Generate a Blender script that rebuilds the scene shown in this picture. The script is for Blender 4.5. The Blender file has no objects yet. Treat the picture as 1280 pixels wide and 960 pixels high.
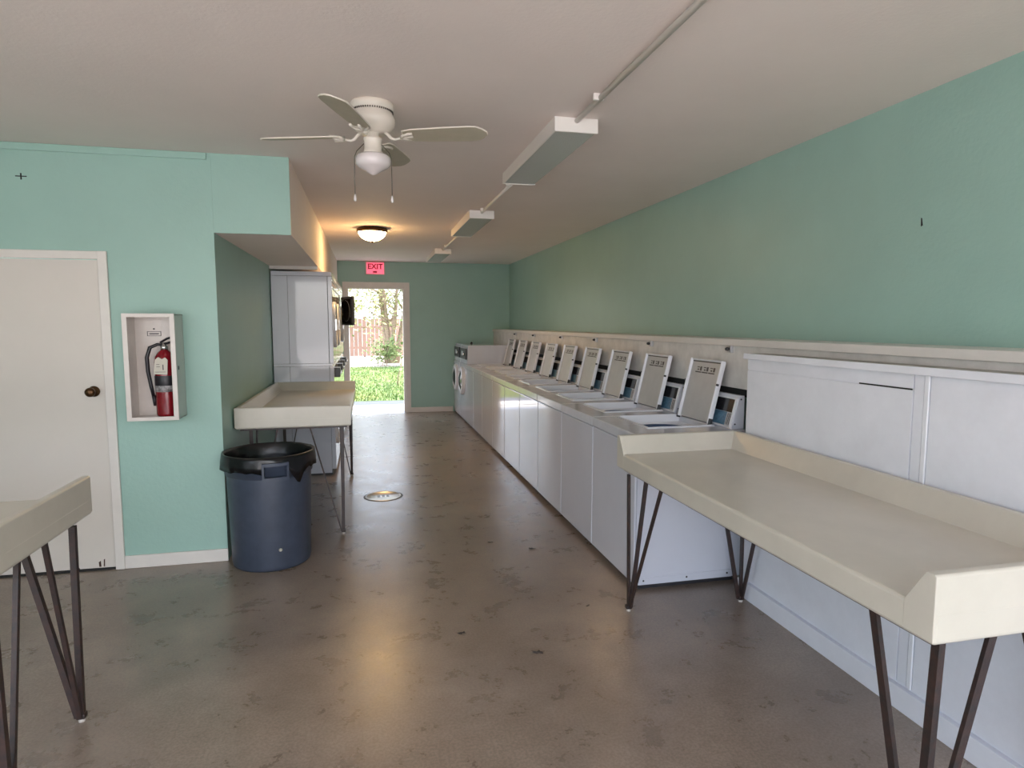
import bpy, bmesh, math, random
from mathutils import Vector, Matrix
C = bpy.context.scene.collection
PI = math.pi

# ------------------------------------------------------------------ materials
def mat(name, col, rough=.5, metal=0, var=0, vscale=4, col2=None, bump=0, bscale=80, spec=.5, coat=0, emit=None, estr=0, trans=0, rvar=0):
    m = bpy.data.materials.new(name); m.use_nodes = True
    nt = m.node_tree; n = nt.nodes; l = nt.links; b = n['Principled BSDF']
    c = tuple(col) + (1,)
    b.inputs['Base Color'].default_value = c
    b.inputs['Roughness'].default_value = rough; b.inputs['Metallic'].default_value = metal
    b.inputs['Specular IOR Level'].default_value = spec; b.inputs['Coat Weight'].default_value = coat
    b.inputs['Transmission Weight'].default_value = trans
    tc = n.new('ShaderNodeTexCoord')
    if var or col2:
        no = n.new('ShaderNodeTexNoise'); no.inputs['Scale'].default_value = vscale; no.inputs['Detail'].default_value = 8
        no.inputs['Roughness'].default_value = .65
        l.new(tc.outputs['Object'], no.inputs['Vector'])
        r = n.new('ShaderNodeValToRGB'); r.color_ramp.elements[0].position = .35; r.color_ramp.elements[1].position = .65
        c2 = col2 if col2 else [x*(1-var) for x in col]
        r.color_ramp.elements[0].color = tuple(c2)+(1,); r.color_ramp.elements[1].color = c
        l.new(no.outputs['Fac'], r.inputs['Fac']); l.new(r.outputs['Color'], b.inputs['Base Color'])
        if rvar:
            mr = n.new('ShaderNodeMapRange'); mr.inputs['To Min'].default_value = rough-rvar; mr.inputs['To Max'].default_value = rough+rvar
            l.new(no.outputs['Fac'], mr.inputs['Value']); l.new(mr.outputs[0], b.inputs['Roughness'])
    if bump:
        nb = n.new('ShaderNodeTexNoise'); nb.inputs['Scale'].default_value = bscale; nb.inputs['Detail'].default_value = 4
        l.new(tc.outputs['Object'], nb.inputs['Vector'])
        bp = n.new('ShaderNodeBump'); bp.inputs['Strength'].default_value = bump; bp.inputs['Distance'].default_value = .004
        l.new(nb.outputs['Fac'], bp.inputs['Height']); l.new(bp.outputs[0], b.inputs['Normal'])
    if emit:
        b.inputs['Emission Color'].default_value = tuple(emit)+(1,); b.inputs['Emission Strength'].default_value = estr
    return m

M = {}
M['teal'] = mat('teal_paint', (.335,.515,.455), .40, var=.07, vscale=1.3, bump=.35, bscale=45, spec=.4)
M['ceiling'] = mat('ceiling_paint', (.83,.735,.69), .75, var=.05, vscale=1.1, bump=.25, bscale=70)
M['white_trim'] = mat('white_trim', (.72,.68,.64), .4, var=.06, vscale=8)
M['offwhite_wall'] = mat('offwhite_wall', (.62,.56,.53), .6, var=.05, bump=.25)
M['door'] = mat('door_paint', (.66,.61,.56), .45, var=.04, vscale=2)
M['chase'] = mat('chase_paint', (.76,.73,.70), .5, var=.22, vscale=6, bump=.3, bscale=25)
M['enclosure'] = mat('enclosure_paint', (.78,.79,.85), .5, var=.07, vscale=5, bump=.2, bscale=30)
M['encl_top'] = mat('dusty_top', (.40,.38,.34), .7, var=.25, vscale=9)
M['gap'] = mat('dark_gap', (.02,.02,.02), .9)
M['enamel'] = mat('washer_enamel', (.66,.68,.76), .08, var=.03, vscale=3, coat=.35, bump=.03, bscale=3)
M['deck'] = mat('washer_deck', (.66,.67,.72), .16, var=.08, vscale=10, coat=.2)
M['lid_in'] = mat('lid_grey', (.50,.50,.50), .3, var=.10, vscale=6)
M['lid_rim'] = mat('lid_white', (.78,.79,.83), .22)
M['dark_plastic'] = mat('dark_plastic', (.03,.03,.035), .35)
M['screen'] = mat('black_display', (.012,.012,.015), .12)
M['keypad'] = mat('blue_keypad', (.10,.22,.33), .35, var=.4, vscale=60)
M['silver'] = mat('silver_card', (.50,.52,.56), .35, metal=.3)
M['chrome'] = mat('chrome', (.7,.7,.7), .18, metal=1)
M['steel'] = mat('tub_steel', (.45,.47,.5), .25, metal=1)
M['navy'] = mat('tub_ring', (.06,.10,.20), .3)
M['table'] = mat('cream_fibreglass', (.60,.56,.48), .30, var=.10, vscale=3, bump=.05, bscale=30, coat=.15)
M['iron'] = mat('black_iron', (.022,.017,.017), .45, col2=(.05,.025,.02), vscale=30, bump=.3)
M['rubber'] = mat('foot_cap', (.55,.5,.45), .6)
M['bin'] = mat('blue_grey_plastic', (.052,.066,.100), .42, var=.25, vscale=14, bump=.15, bscale=60)
M['liner'] = mat('black_liner', (.004,.004,.005), .27, bump=.8, bscale=18, spec=.45)
M['fan'] = mat('fan_enamel', (.74,.68,.60), .28)
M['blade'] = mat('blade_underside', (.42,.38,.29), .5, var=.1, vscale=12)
M['opal'] = mat('opal_glass', (.74,.68,.68), .18, coat=.3)
M['bronze'] = mat('bronze', (.09,.045,.02), .35, metal=.8)
M['glow'] = mat('lit_bowl', (.9,.6,.25), .4, emit=(1,.62,.26), estr=26)
M['chain'] = mat('pull_chain', (.14,.12,.1), .4, metal=.7)
M['fixture'] = mat('fixture_white', (.80,.76,.72), .4)
M['diffuser'] = mat('prismatic_diffuser', (.52,.55,.53), .25, bump=.6, bscale=160)
M['box_white'] = mat('box_enamel', (.72,.66,.62), .35, var=.08, vscale=14)
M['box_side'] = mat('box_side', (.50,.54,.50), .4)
M['red'] = mat('extinguisher_red', (.20,.006,.012), .2, coat=.5)
M['black'] = mat('black_hose', (.012,.010,.014), .4)
M['band'] = mat('extinguisher_band', (.42,.40,.40), .4, col2=(.04,.035,.04), vscale=45)
M['paper'] = mat('paper_tag', (.60,.56,.48), .7)
M['ink'] = mat('ink', (.10,.09,.09), .7)
M['exit'] = mat('exit_pink', (.85,.10,.16), .4, emit=(1,.10,.17), estr=.55)
M['exit_ink'] = mat('exit_letters', (.40,.01,.05), .5)
M['exit_frame'] = mat('exit_frame', (.62,.52,.48), .5)
M['alu'] = mat('aluminium', (.55,.55,.56), .35, metal=.9)
M['rust'] = mat('rust_stain', (.05,.02,.012), .8)
M['lawn'] = mat('lawn_soil', (.13,.18,.05), .9, col2=(.06,.11,.035), vscale=3)
M['blade_grass'] = mat('grass_blade', (.09,.18,.05), .7, col2=(.20,.23,.07), vscale=.6)
M['conc'] = mat('outdoor_concrete', (.56,.53,.52), .8, var=.15, vscale=2)
M['sand'] = mat('pale_sand', (.34,.31,.28), .9, var=.2, vscale=1)
M['curb'] = mat('curb', (.075,.085,.12), .8, var=.15, vscale=4)
M['bark'] = mat('pale_bark', (.36,.27,.19), .85, var=.4, vscale=14, bump=.6)
M['leaf'] = mat('leaf_green', (.07,.14,.04), .6, col2=(.18,.22,.07), vscale=2.2)
M['leafy'] = mat('leaf_yellow', (.32,.30,.13), .6, col2=(.14,.19,.06), vscale=2.5)
M['fence'] = mat('fence_wood', (.33,.215,.175), .8, var=.2, vscale=2)
M['leafbrown'] = mat('dry_leaf', (.045,.035,.028), .8)

def floor_mat():
    m = bpy.data.materials.new('polished_concrete'); m.use_nodes = True
    nt = m.node_tree; n = nt.nodes; l = nt.links; b = n['Principled BSDF']
    tc = n.new('ShaderNodeTexCoord')
    def noise(s, d=8, r=.6, w=0):
        x = n.new('ShaderNodeTexNoise'); x.inputs['Scale'].default_value = s; x.inputs['Detail'].default_value = d
        x.inputs['Roughness'].default_value = r; x.inputs['Distortion'].default_value = w
        l.new(tc.outputs['Object'], x.inputs['Vector']); return x
    def ramp(f, a, c, pa, pc):
        r = n.new('ShaderNodeValToRGB'); e = r.color_ramp.elements
        e[0].position = pa; e[1].position = pc; e[0].color = a+(1,); e[1].color = c+(1,)
        l.new(f, r.inputs['Fac']); return r
    n1 = noise(1.1, 9, .62, .4); n2 = noise(4, 10, .72, .2); n3 = noise(3.1, 12, .78, .15); n4 = noise(90, 3)
    r1 = ramp(n1.outputs['Fac'], (.235,.182,.143), (.325,.262,.212), .35, .65)
    r2 = ramp(n2.outputs['Fac'], (.76,.74,.72), (1.10,1.08,1.06), .36, .64)
    r3 = ramp(n3.outputs['Fac'], (.78,.74,.69), (1,1,1), .26, .34)
    r4 = ramp(n4.outputs['Fac'], (.82,.82,.82), (1.12,1.12,1.12), .4, .6)
    cur = r1.outputs[0]
    for r in (r2, r3, r4):
        mx = n.new('ShaderNodeMix'); mx.data_type = 'RGBA'; mx.blend_type = 'MULTIPLY'; mx.inputs[0].default_value = .85
        l.new(cur, mx.inputs[6]); l.new(r.outputs[0], mx.inputs[7]); cur = mx.outputs[2]
    l.new(cur, b.inputs['Base Color'])
    mr = n.new('ShaderNodeMapRange'); mr.inputs['To Min'].default_value = .17; mr.inputs['To Max'].default_value = .42
    l.new(n2.outputs['Fac'], mr.inputs['Value']); l.new(mr.outputs[0], b.inputs['Roughness'])
    b.inputs['Specular IOR Level'].default_value = .62; b.inputs['Coat Weight'].default_value = .12; b.inputs['Coat Roughness'].default_value = .3
    bp = n.new('ShaderNodeBump'); bp.inputs['Strength'].default_value = .15; bp.inputs['Distance'].default_value = .004
    l.new(n2.outputs['Fac'], bp.inputs['Height']); l.new(bp.outputs[0], b.inputs['Normal'])
    return m
M['floor'] = floor_mat()

# ------------------------------------------------------------------ mesh helpers
class MB:
    def __init__(s): s.bm = bmesh.new(); s.smooth = set()
    def box(s, x0, x1, y0, y1, z0, z1, bev=0, seg=2):
        b = bmesh.new(); bmesh.ops.create_cube(b, size=1)
        for v in b.verts: v.co = Vector(((x0+x1)/2+v.co.x*(x1-x0), (y0+y1)/2+v.co.y*(y1-y0), (z0+z1)/2+v.co.z*(z1-z0)))
        if bev: bmesh.ops.bevel(b, geom=b.edges[:], offset=bev, segments=seg, profile=.5, affect='EDGES')
        return s.merge(b, smooth=False)
    def merge(s, b, smooth=False, mtx=None):
        if mtx: bmesh.ops.transform(b, matrix=mtx, verts=b.verts)
        bmesh.ops.recalc_face_normals(b, faces=b.faces[:])
        mp = {v: s.bm.verts.new(v.co) for v in b.verts}
        for f in b.faces:
            try:
                g = s.bm.faces.new([mp[v] for v in f.verts]); g.smooth = smooth or f.smooth
            except ValueError: pass
        b.free(); return s
    def prism(s, pts, axis, a, c, bev=0):
        # pts: 2-D polygon; axis x -> (y,z), y -> (x,z), z -> (x,y)
        b = bmesh.new()
        def P(p, t): return {'x': (t,p[0],p[1]), 'y': (p[0],t,p[1]), 'z': (p[0],p[1],t)}[axis]
        lo = [b.verts.new(P(p, a)) for p in pts]; hi = [b.verts.new(P(p, c)) for p in pts]
        b.faces.new(lo); b.faces.new(hi[::-1]); k = len(pts)
        for i in range(k): b.faces.new([lo[i], hi[i], hi[(i+1)%k], lo[(i+1)%k]])
        if bev: bmesh.ops.bevel(b, geom=b.edges[:], offset=bev, segments=2, profile=.5, affect='EDGES')
        return s.merge(b)
    def lathe(s, prof, c=(0,0,0), seg=40, axis='z', smooth=True, close=False):
        b = bmesh.new(); rings = []
        for r, h in prof:
            if r < 1e-5: rings.append([b.verts.new((0,0,h))])
            else: rings.append([b.verts.new((r*math.cos(2*PI*i/seg), r*math.sin(2*PI*i/seg), h)) for i in range(seg)])
        for A, B in zip(rings, rings[1:]):
            for i in range(seg):
                j = (i+1) % seg
                if len(A) == 1 and len(B) == 1: continue
                if len(A) == 1: f = b.faces.new([A[0], B[i], B[j]])
                elif len(B) == 1: f = b.faces.new([A[i], B[0], A[j]])
                else: f = b.faces.new([A[i], B[i], B[j], A[j]])
                f.smooth = smooth
        m = Matrix.Translation(c)
        if axis == 'x': m = m @ Matrix.Rotation(PI/2, 4, 'Y')
        if axis == 'y': m = m @ Matrix.Rotation(-PI/2, 4, 'X')
        return s.merge(b, smooth=False, mtx=m)
    def tube(s, pts, r, seg=10, caps=True):
        b = bmesh.new(); rings = []; pts = [Vector(p) for p in pts]; k = len(pts)
        rr = r if isinstance(r, (list, tuple)) else [r]*k
        up = Vector((0,0,1)); prev = None
        for i, p in enumerate(pts):
            d = (pts[min(i+1,k-1)]-pts[max(i-1,0)]).normalized()
            if prev is None: a = d.cross(up if abs(d.z) < .95 else Vector((1,0,0))).normalized()
            else: a = (prev - d*prev.dot(d)).normalized()
            prev = a; q = d.cross(a)
            rings.append([b.verts.new(p + (a*math.cos(2*PI*j/seg)+q*math.sin(2*PI*j/seg))*rr[i]) for j in range(seg)])
        for A, B in zip(rings, rings[1:]):
            for i in range(seg):
                f = b.faces.new([A[i], A[(i+1)%seg], B[(i+1)%seg], B[i]]); f.smooth = True
        if caps: b.faces.new(rings[0][::-1]); b.faces.new(rings[-1])
        return s.merge(b)
    def bar(s, p0, p1, wx, wy):
        # bar of rectangular section running mostly along z
        b = bmesh.new(); R = []
        for p in (p0, p1): R.append([b.verts.new((p[0]+a*wx/2, p[1]+c*wy/2, p[2])) for a, c in ((-1,-1),(1,-1),(1,1),(-1,1))])
        for i in range(4): b.faces.new([R[0][i], R[0][(i+1)%4], R[1][(i+1)%4], R[1][i]])
        b.faces.new(R[0][::-1]); b.faces.new(R[1])
        return s.merge(b)
    def xf(s, m): bmesh.ops.transform(s.bm, matrix=m, verts=s.bm.verts); return s
    def build(s, name, m, parent=None, loc=None):
        me = bpy.data.meshes.new(name); s.bm.to_mesh(me); s.bm.free()
        me.materials.append(M[m] if isinstance(m, str) else m)
        o = bpy.data.objects.new(name, me); C.objects.link(o)
        if parent: o.parent = parent
        if loc: o.location = loc
        return o

def tag(o, label=None, cat=None, group=None, kind=None):
    if label: o['label'] = label
    if cat: o['category'] = cat
    if group: o['group'] = group
    if kind: o['kind'] = kind
    return o
def thing(name, label, cat, loc=(0,0,0), rotz=0, group=None):
    o = bpy.data.objects.new(name, None); C.objects.link(o); o.empty_display_size = .1
    o.location = loc; o.rotation_euler = (0,0,rotz)
    return tag(o, label, cat, group)
def copy_tree(o, parent=None):
    kids = [c for c in C.objects if c.parent == o]
    c = o.copy(); C.objects.link(c)
    if parent: c.parent = parent
    for k in kids: copy_tree(k, c)
    return c
def struct(name, mb, m, parent=None):
    o = mb.build(name, m, parent)
    if not parent: o['kind'] = 'structure'
    return o

# ------------------------------------------------------------------ room shell
XR, YF, ZC = 2.534, 11.23, 2.635
XL, YB = -3.3, -1.8
YD = 4.389          # wall with the door and the extinguisher box
XP = -.93           # recess wall behind left folding table and dryers
struct('floor', MB().box(XL-.15, XR+.15, YB-.15, YF+.15, -.12, 0), 'floor')
struct('ceiling', MB().box(XL-.15, XR+.15, YB-.15, YF+.15, ZC, ZC+.15), 'ceiling')
struct('wall_right', MB().box(XR, XR+.15, YB, YF+.15, 0, ZC), 'teal')
# far wall with doorway
DX0, DX1, DZ = -.325, .66, 2.20
struct('wall_far', MB().box(XL, DX0, YF, YF+.15, 0, ZC).box(DX1, XR, YF, YF+.15, 0, ZC).box(DX0, DX1, YF, YF+.15, DZ, ZC), 'teal')
# wall with the side door
SX0, SX1, SZ = -2.44, -1.595, 1.965
struct('wall_door_side', MB().box(XL, SX0, YD, YD+.12, 0, ZC).box(SX1, XP, YD, YD+.12, 0, ZC).box(SX0, SX1, YD, YD+.12, SZ, ZC), 'teal')
struct('wall_recess', MB().box(XP-.12, XP, YD+.12, YF, 0, ZC), 'teal')
struct('wall_left', MB().box(XL-.15, XL, YB, -.9, 0, ZC).box(XL-.15, XL, 1.3, YD+.12, 0, ZC).box(XL-.15, XL, -.9, 1.3, 0, .8).box(XL-.15, XL, -.9, 1.3, 2.3, ZC), 'teal')
struct('wall_back', MB().box(XL, -3.1, YB-.15, YB, 0, ZC).box(2.4, XR, YB-.15, YB, 0, ZC).box(-3.1, 2.4, YB-.15, YB, 2.55, ZC), 'teal')
# soffit: teal front flush with the door wall, underside and side painted like the ceiling
XS, ZS = -.465, 2.145
struct('trim_1', MB().box(XP, XS, YD, YD+.012, ZS, ZC), 'teal')
struct('wall_soffit', MB().box(XP, XS, YD+.012, YF, ZS, ZC), 'ceiling')
struct('wall_left_end', MB().box(XP, -.45, 9.62, YF, 0, ZS), 'offwhite_wall')
struct('trim_2', MB().box(XL, -.955, YD-.012, YD, 2.592, ZC-.001, .003), 'teal')
struct('trim_3', MB().box(-.938, -.93, YD-.003, YD+.0, ZS, ZC-.002), 'teal')
struct('trim_4', MB().box(XP+.001, XS-.005, 6.70, 6.76, 2.112, ZS), 'white_trim')
# baseboards
struct('baseboard_left', MB().box(-1.543, XP+.004, YD-.014, YD, .001, .085, .003), 'white_trim')
struct('baseboard_far', MB().box(DX1+.085, 1.49, YF-.014, YF, .001, .09, .003), 'white_trim')
# side door
d = struct('door_1', MB().box(SX0+.004, SX1-.004, YD+.012, YD+.05, .012, SZ-.006, .002), 'door')
struct('door_frame', MB().box(SX1-.002, SX1+.052, YD-.018, YD+.002, .001, SZ+.048, .004).box(SX0-.052, SX0+.002, YD-.018, YD+.002, .001, SZ+.048, .004)
       .box(SX0-.05, SX1+.05, YD-.0175, YD+.002, SZ-.002, SZ+.047, .004), 'white_trim', d)
k = MB().lathe([(0,-.012),(.032,-.012),(.034,-.004),(.03,0),(.012,.004),(.011,.03),(.022,.036),(.029,.05),(.028,.062),(.018,.071),(0,.073)], axis='y')
k.xf(Matrix.Translation((-1.665, YD+.0, 1.150)) @ Matrix.Rotation(PI, 4, 'Z'))
struct('door_knob', k, 'bronze', d)
struct('threshold', MB().box(SX0, SX1, YD-.004, YD+.1, .001, .01), 'gap', d)
struct('rust_stain', MB().prism([(-1.70,.02),(-1.688,.02),(-1.69,.06),(-1.695,.055),(-1.702,.05)], 'y', YD+.0105, YD+.0125)
       .prism([(-1.675,.02),(-1.668,.02),(-1.665,.07),(-1.672,.066)], 'y', YD+.0105, YD+.0125)
       .prism([(-1.86,.013),(-1.81,.013),(-1.815,.024),(-1.85,.026)], 'y', YD+.0105, YD+.0125), 'rust', d)
# far doorway casing (door stands open, out of sight)
d2 = struct('door_2', MB().box(DX0-.062, DX0+.004, YF-.018, YF+.004, .001, DZ+.085, .004).box(DX1-.004, DX1+.085, YF-.018, YF+.004, .001, DZ+.085, .004)
       .box(DX0-.06, DX1+.083, YF-.0175, YF+.004, DZ-.004, DZ+.084, .004), 'white_trim')
struct('door_jamb', MB().box(DX0, DX0+.03, YF+.004, YF+.16, .001, DZ-.03).box(DX1-.03, DX1, YF+.004, YF+.16, .001, DZ-.03).box(DX0, DX1, YF+.004, YF+.16, DZ-.03, DZ), 'white_trim', d2)
struct('threshold', MB().prism([(YF-.03,.0),(YF+.02,.018),(YF+.13,.018),(YF+.2,-.03)], 'x', DX0, DX1), 'alu', d2)
# left window, added unseen beside the camera to let in more daylight
w = struct('window_added', MB().box(XL-.1, XL-.04, -.9, -.84, .8, 2.3).box(XL-.1, XL-.04, 1.24, 1.3, .8, 2.3).box(XL-.1, XL-.04, -.84, 1.24, .8, .86).box(XL-.1, XL-.04, -.84, 1.24, 2.24, 2.3), 'white_trim')

# plumbing chase behind the washers
struct('trim_5', MB().box(2.24, 2.262, .6, YF-.001, 1.17, 1.432, .002), 'chase')
struct('trim_6', MB().box(2.222, 2.534, .6, YF-.001, 1.432, 1.474, .004), 'white_trim')
struct('chase_shade', MB().box(2.262, 2.29, .6, YF-.001, 1.12, 1.17), 'gap')  # black strip standing in for the shade under the chase board

# ------------------------------------------------------------------ latches on chase
def latch(y, label, z=1.412):
    o = thing('latch', label, 'latch', (2.24, y, z), 0, 'latches along the board behind the washers')
    MB().box(-.022, .0005, -.022, .022, -.022, .022, .002).build('plate', 'alu', o)
    MB().lathe([(0,0),(.010,0),(.012,.012),(.008,.024),(0,.026)], axis='x', seg=16).xf(Matrix.Rotation(PI,4,'Z')).xf(Matrix.Translation((-.021,0,0))).build('catch', 'dark_plastic', o)
for y, t in zip((3.56,4.70,5.95,7.08,8.33,9.43) , ('above the nearest washer','above the second washer','above the fourth washer','above the sixth washer','above the seventh washer','above the ninth washer')):
    latch(y, 'small metal latch on the white board ' + t)

# ------------------------------------------------------------------ top-load washers
WX, WY0, WP = 1.505, 3.335, .7135
def make_washer():
    o = thing('top_load_washer', 'x', 'washing machine', (WX, WY0, 0), 0, 'row of top-load washers along the right wall')
    W = WP-.003
    b = MB()
    b.box(.012, .018, .004, W-.004, .05, .875)               # front skin
    b.box(.66, .70, .004, W-.004, .03, .875)
    b.box(.012, .66, .004, .016, .03, .875).box(.012, .66, W-.016, W-.004, .03, .875)
    b.box(.02, .66, .02, W-.02, .04, .05)
    b.build('cabinet', 'enamel', o)
    MB().box(-.004, .012, .001, W-.001, .035, .868, .009, 4).build('front_panel', 'enamel', o)
    MB().box(.035, .66, .02, W-.02, 0, .034).build('base', 'dark_plastic', o)
    # bottom rail with screws on the near side
    r = MB().box(.03, .64, -.001, .004, .03, .075, .001).build('side_rail', 'enamel', o)
    for x in (.06, .34, .61): MB().lathe([(0,-.003),(.005,-.003),(.006,0),(0,0)], (x,-.001,.055), 10, 'y').build('screw', 'dark_plastic', r)
    # deck: frame round a sunken rectangular well
    wx0, wx1, wy0, wy1, zt = .155, .60, .175, .640, .935
    d = MB()
    d.box(-.010, wx0, 0, W, .873, zt, .008, 3).box(wx1, .705, 0, W, .873, zt, .006, 2)
    d.box(wx0-.01, wx1+.01, 0, wy0, .873, zt, .006, 2).box(wx0-.01, wx1+.01, wy1, W, .873, zt, .006, 2)
    # raised lip of the well
    for a in ((wx0-.012, wx1, wy0-.012, wy0), (wx0-.012, wx1, wy1, wy1+.012), (wx0-.012, wx0, wy0, wy1)):
        d.box(a[0], a[1], a[2], a[3], zt-.01, zt+.006, .003)
    d.build('deck', 'deck', o)
    # well floor with round hole
    cx, cy, hr, n = .375, .41, .175, 48
    wf = bmesh.new(); I = []; O = []
    for i in range(n):
        a = 2*PI*i/n; c, s_ = math.cos(a), math.sin(a)
        I.append(wf.verts.new((cx+hr*c, cy+hr*s_, .884)))
        k = min((wx1-cx if c > 0 else cx-wx0)/max(abs(c),1e-6), (wy1-cy if s_ > 0 else cy-wy0)/max(abs(s_),1e-6))
        O.append(wf.verts.new((cx+k*c, cy+k*s_, .898)))
    for i in range(n): wf.faces.new([I[i], I[(i+1)%n], O[(i+1)%n], O[i]])
    q = MB(); q.merge(wf).box(wx0, wx0+.006, wy0, wy1, .886, zt+.008, .002).box(wx0+.006, wx1, wy0, wy0+.006, .886, zt+.008, .002).box(wx0+.006, wx1, wy1-.006, wy1, .886, zt+.012, .002); q.build('well', 'lid_rim', o)
    MB().lathe([(hr-.004,.887),(hr+.004,.891),(hr+.002,.885),(hr-.012,.880),(hr-.014,.875),(hr-.004,.87)], (cx,cy,0), 48).build('tub_ring', 'navy', o)
    MB().lathe([(hr-.006,.880),(hr-.006,.87),(.20,.86),(.20,.55),(0,.54)], (cx,cy,0), 40).build('tub', 'steel', o)
    MB().lathe([(.07,.545),(.05,.6),(.03,.7),(.028,.80),(.02,.82),(0,.825)], (cx,cy,0), 24).build('agitator', 'dark_plastic', o)
    # lid, standing open; local frame: hinge at origin, u = height
    L, LW = .405, .40
    tilt = Matrix.Translation((.590, .205, .940)) @ Matrix.Rotation(math.radians(13), 4, 'Y')
    MB().box(-.004, .006, .008, LW-.008, .006, L-.008, .002).xf(tilt).build('lid', 'lid_in', o)
    lid = C.objects[-1]
    lid = [c for c in C.objects if c.parent == o and c.name.startswith('lid')][-1]
    rim = MB().box(-.022, .010, 0, .016, .0, L, .006, 3).box(-.022, .010, LW-.016, LW, .0, L, .006, 3).box(-.014, .010, .010, LW-.010, L-.012, L, .005, 2)
    rim.xf(tilt).build('lid_rim', 'lid_rim', lid)
    MB().box(-.006, -.003, .02, LW-.02, L-.020, L-.013).xf(tilt).build('lid_seal', 'dark_plastic', lid)
    for y in (-.004, LW-.004): MB().box(-.026, -.008, y, y+.008, L*.60, L*.60+.014, .002).xf(tilt).build('bumper', 'dark_plastic', lid)
    for y in (-.010, LW-.004): MB().box(-.020, .004, y, y+.014, -.012, .035, .003).xf(tilt).build('hinge', 'dark_plastic', lid)
    lb = MB(); rnd = random.Random(4)
    for k in range(3):
        y0 = .085 + k*.082
        lb.box(-.0052, -.0042, y0, y0+.074, L-.092, L-.084).box(-.0052,-.0042,y0,y0+.022,L-.078,L-.050).box(-.0052,-.0042,y0+.03,y0+.06,L-.058,L-.052).box(-.0052,-.0042,y0+.034,y0+.052,L-.076,L-.066)
    lb.xf(tilt).build('instruction_label', 'ink', lid)
    # console with sloped face
    pr = [(.628,.9345),(.676,1.125),(.684,1.137),(.715,1.137),(.715,.9345)]
    MB().prism(pr, 'y', .035, W-.03, .004).build('console', 'enamel', o)
    con = [c for c in C.objects if c.parent == o and c.name.startswith('console')][-1]
    ang = math.atan2(.048, .1905)
    cm = Matrix.Translation((.628, 0, .9345)) @ Matrix.Rotation(ang, 4, 'Y')
    MB().box(-.012, .002, .042, .055, .006, .19, .003).box(-.012,.002,.055,.30,.182,.19,.003).box(-.012,.002,.055,.30,.006,.014,.003).xf(cm).build('bezel', 'lid_rim', con)
    MB().box(-.006, .001, .058, .30, .100, .180, .001).xf(cm).build('display', 'screen', con)
    MB().box(-.005, .001, .115, .30, .016, .098, .001).xf(cm).build('keypad', 'keypad', con)
    MB().box(-.005, .001, .060, .112, .016, .098, .001).xf(cm).build('instruction_card', 'silver', con)
    ks = MB()
    for y in (.066,.080,.094): ks.box(-.0062,-.0048,y,y+.005,.022,.092)
    ks.xf(cm).build('keypad_line', 'ink', con)
    for x, z in ((.652,.965),(.690,1.115)): MB().lathe([(0,-.003),(.005,-.003),(.005,0),(0,0)], (x,.035,z), 10, 'y').build('screw', 'dark_plastic', con)
    return o
ordn = ['nearest to the camera, beside the cream folding table', 'second from the camera', 'third from the camera', 'fourth from the camera', 'fifth, in the middle of the row',
        'sixth from the camera', 'seventh from the camera', 'eighth from the camera', 'farthest, next to the front loaders']
w0 = make_washer()
for i in range(9):
    o = w0 if i == 0 else copy_tree(w0)
    o.location = (WX, WY0+i*WP, 0)
    o['label'] = 'white top-load washer, lid up, ' + ordn[i]

# ------------------------------------------------------------------ front-load machines at the far end
def make_front_loader():
    W = WP-.003
    o = thing('front_load_washer', 'x', 'washing machine', (WX, WY0+9*WP, 0), 0, 'front-load machines at the far end')
    MB().box(.004, .70, .002, W-.002, .03, .935, .008, 3).build('cabinet', 'enamel', o)
    MB().box(.03, .68, .02, W-.02, 0, .032).build('base', 'dark_plastic', o)
    MB().prism([(.020,.934),(.035,1.215),(.05,1.232),(.70,1.232),(.70,.934)], 'y', .004, W-.004, .006).build('console', 'enamel', o)
    con = [c for c in C.objects if c.parent == o and c.name.startswith('console')][-1]
    MB().box(.0, .024, .05, .62, 1.01, 1.18, .004).build('control_panel', 'dark_plastic', con)
    MB().box(-.006, .006, .30, .46, 1.06, 1.13, .002).build('display', 'silver', con)
    kb = MB().lathe([(0,.0),(.024,0),(.026,.02),(0,.026)], (0,.14,1.09), 18, 'x').xf(Matrix.Identity(4)); kb.xf(Matrix.Translation((-.026,0,0))); kb.build('dial', 'chrome', con)
    dm = Matrix.Translation((.004, W/2-.01, .655)) @ Matrix.Rotation(PI, 4, 'Z')
    MB().lathe([(.150,.001),(.156,.045),(.170,.052),(.205,.050),(.225,.035),(.230,.0)], axis='x', seg=8*4).xf(dm).build('door', 'lid_rim', o)
    dr = [c for c in C.objects if c.parent == o and c.name.startswith('door')][-1]
    MB().lathe([(0,.070),(.07,.066),(.12,.052),(.152,.040)], axis='x', seg=32).xf(dm).build('door_glass', 'screen', dr)
    return o
f0 = make_front_loader(); f0['label'] = 'nearer of two front-load washers with round dark door beyond the top loaders'
f1 = copy_tree(f0); f1.location.y += WP; f1['label'] = 'farther front-load washer against the teal far wall'
# small black object on top of the front loader
o = MB().lathe([(0,0),(.018,0),(.022,.012),(.014,.024),(.006,.03),(0,.03)], seg=16).build('black_cap', 'dark_plastic'); o.location = (1.75, 10.7, 1.232)
tag(o, 'small black cap lying on top of the far front-load washer', 'cap')

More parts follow.
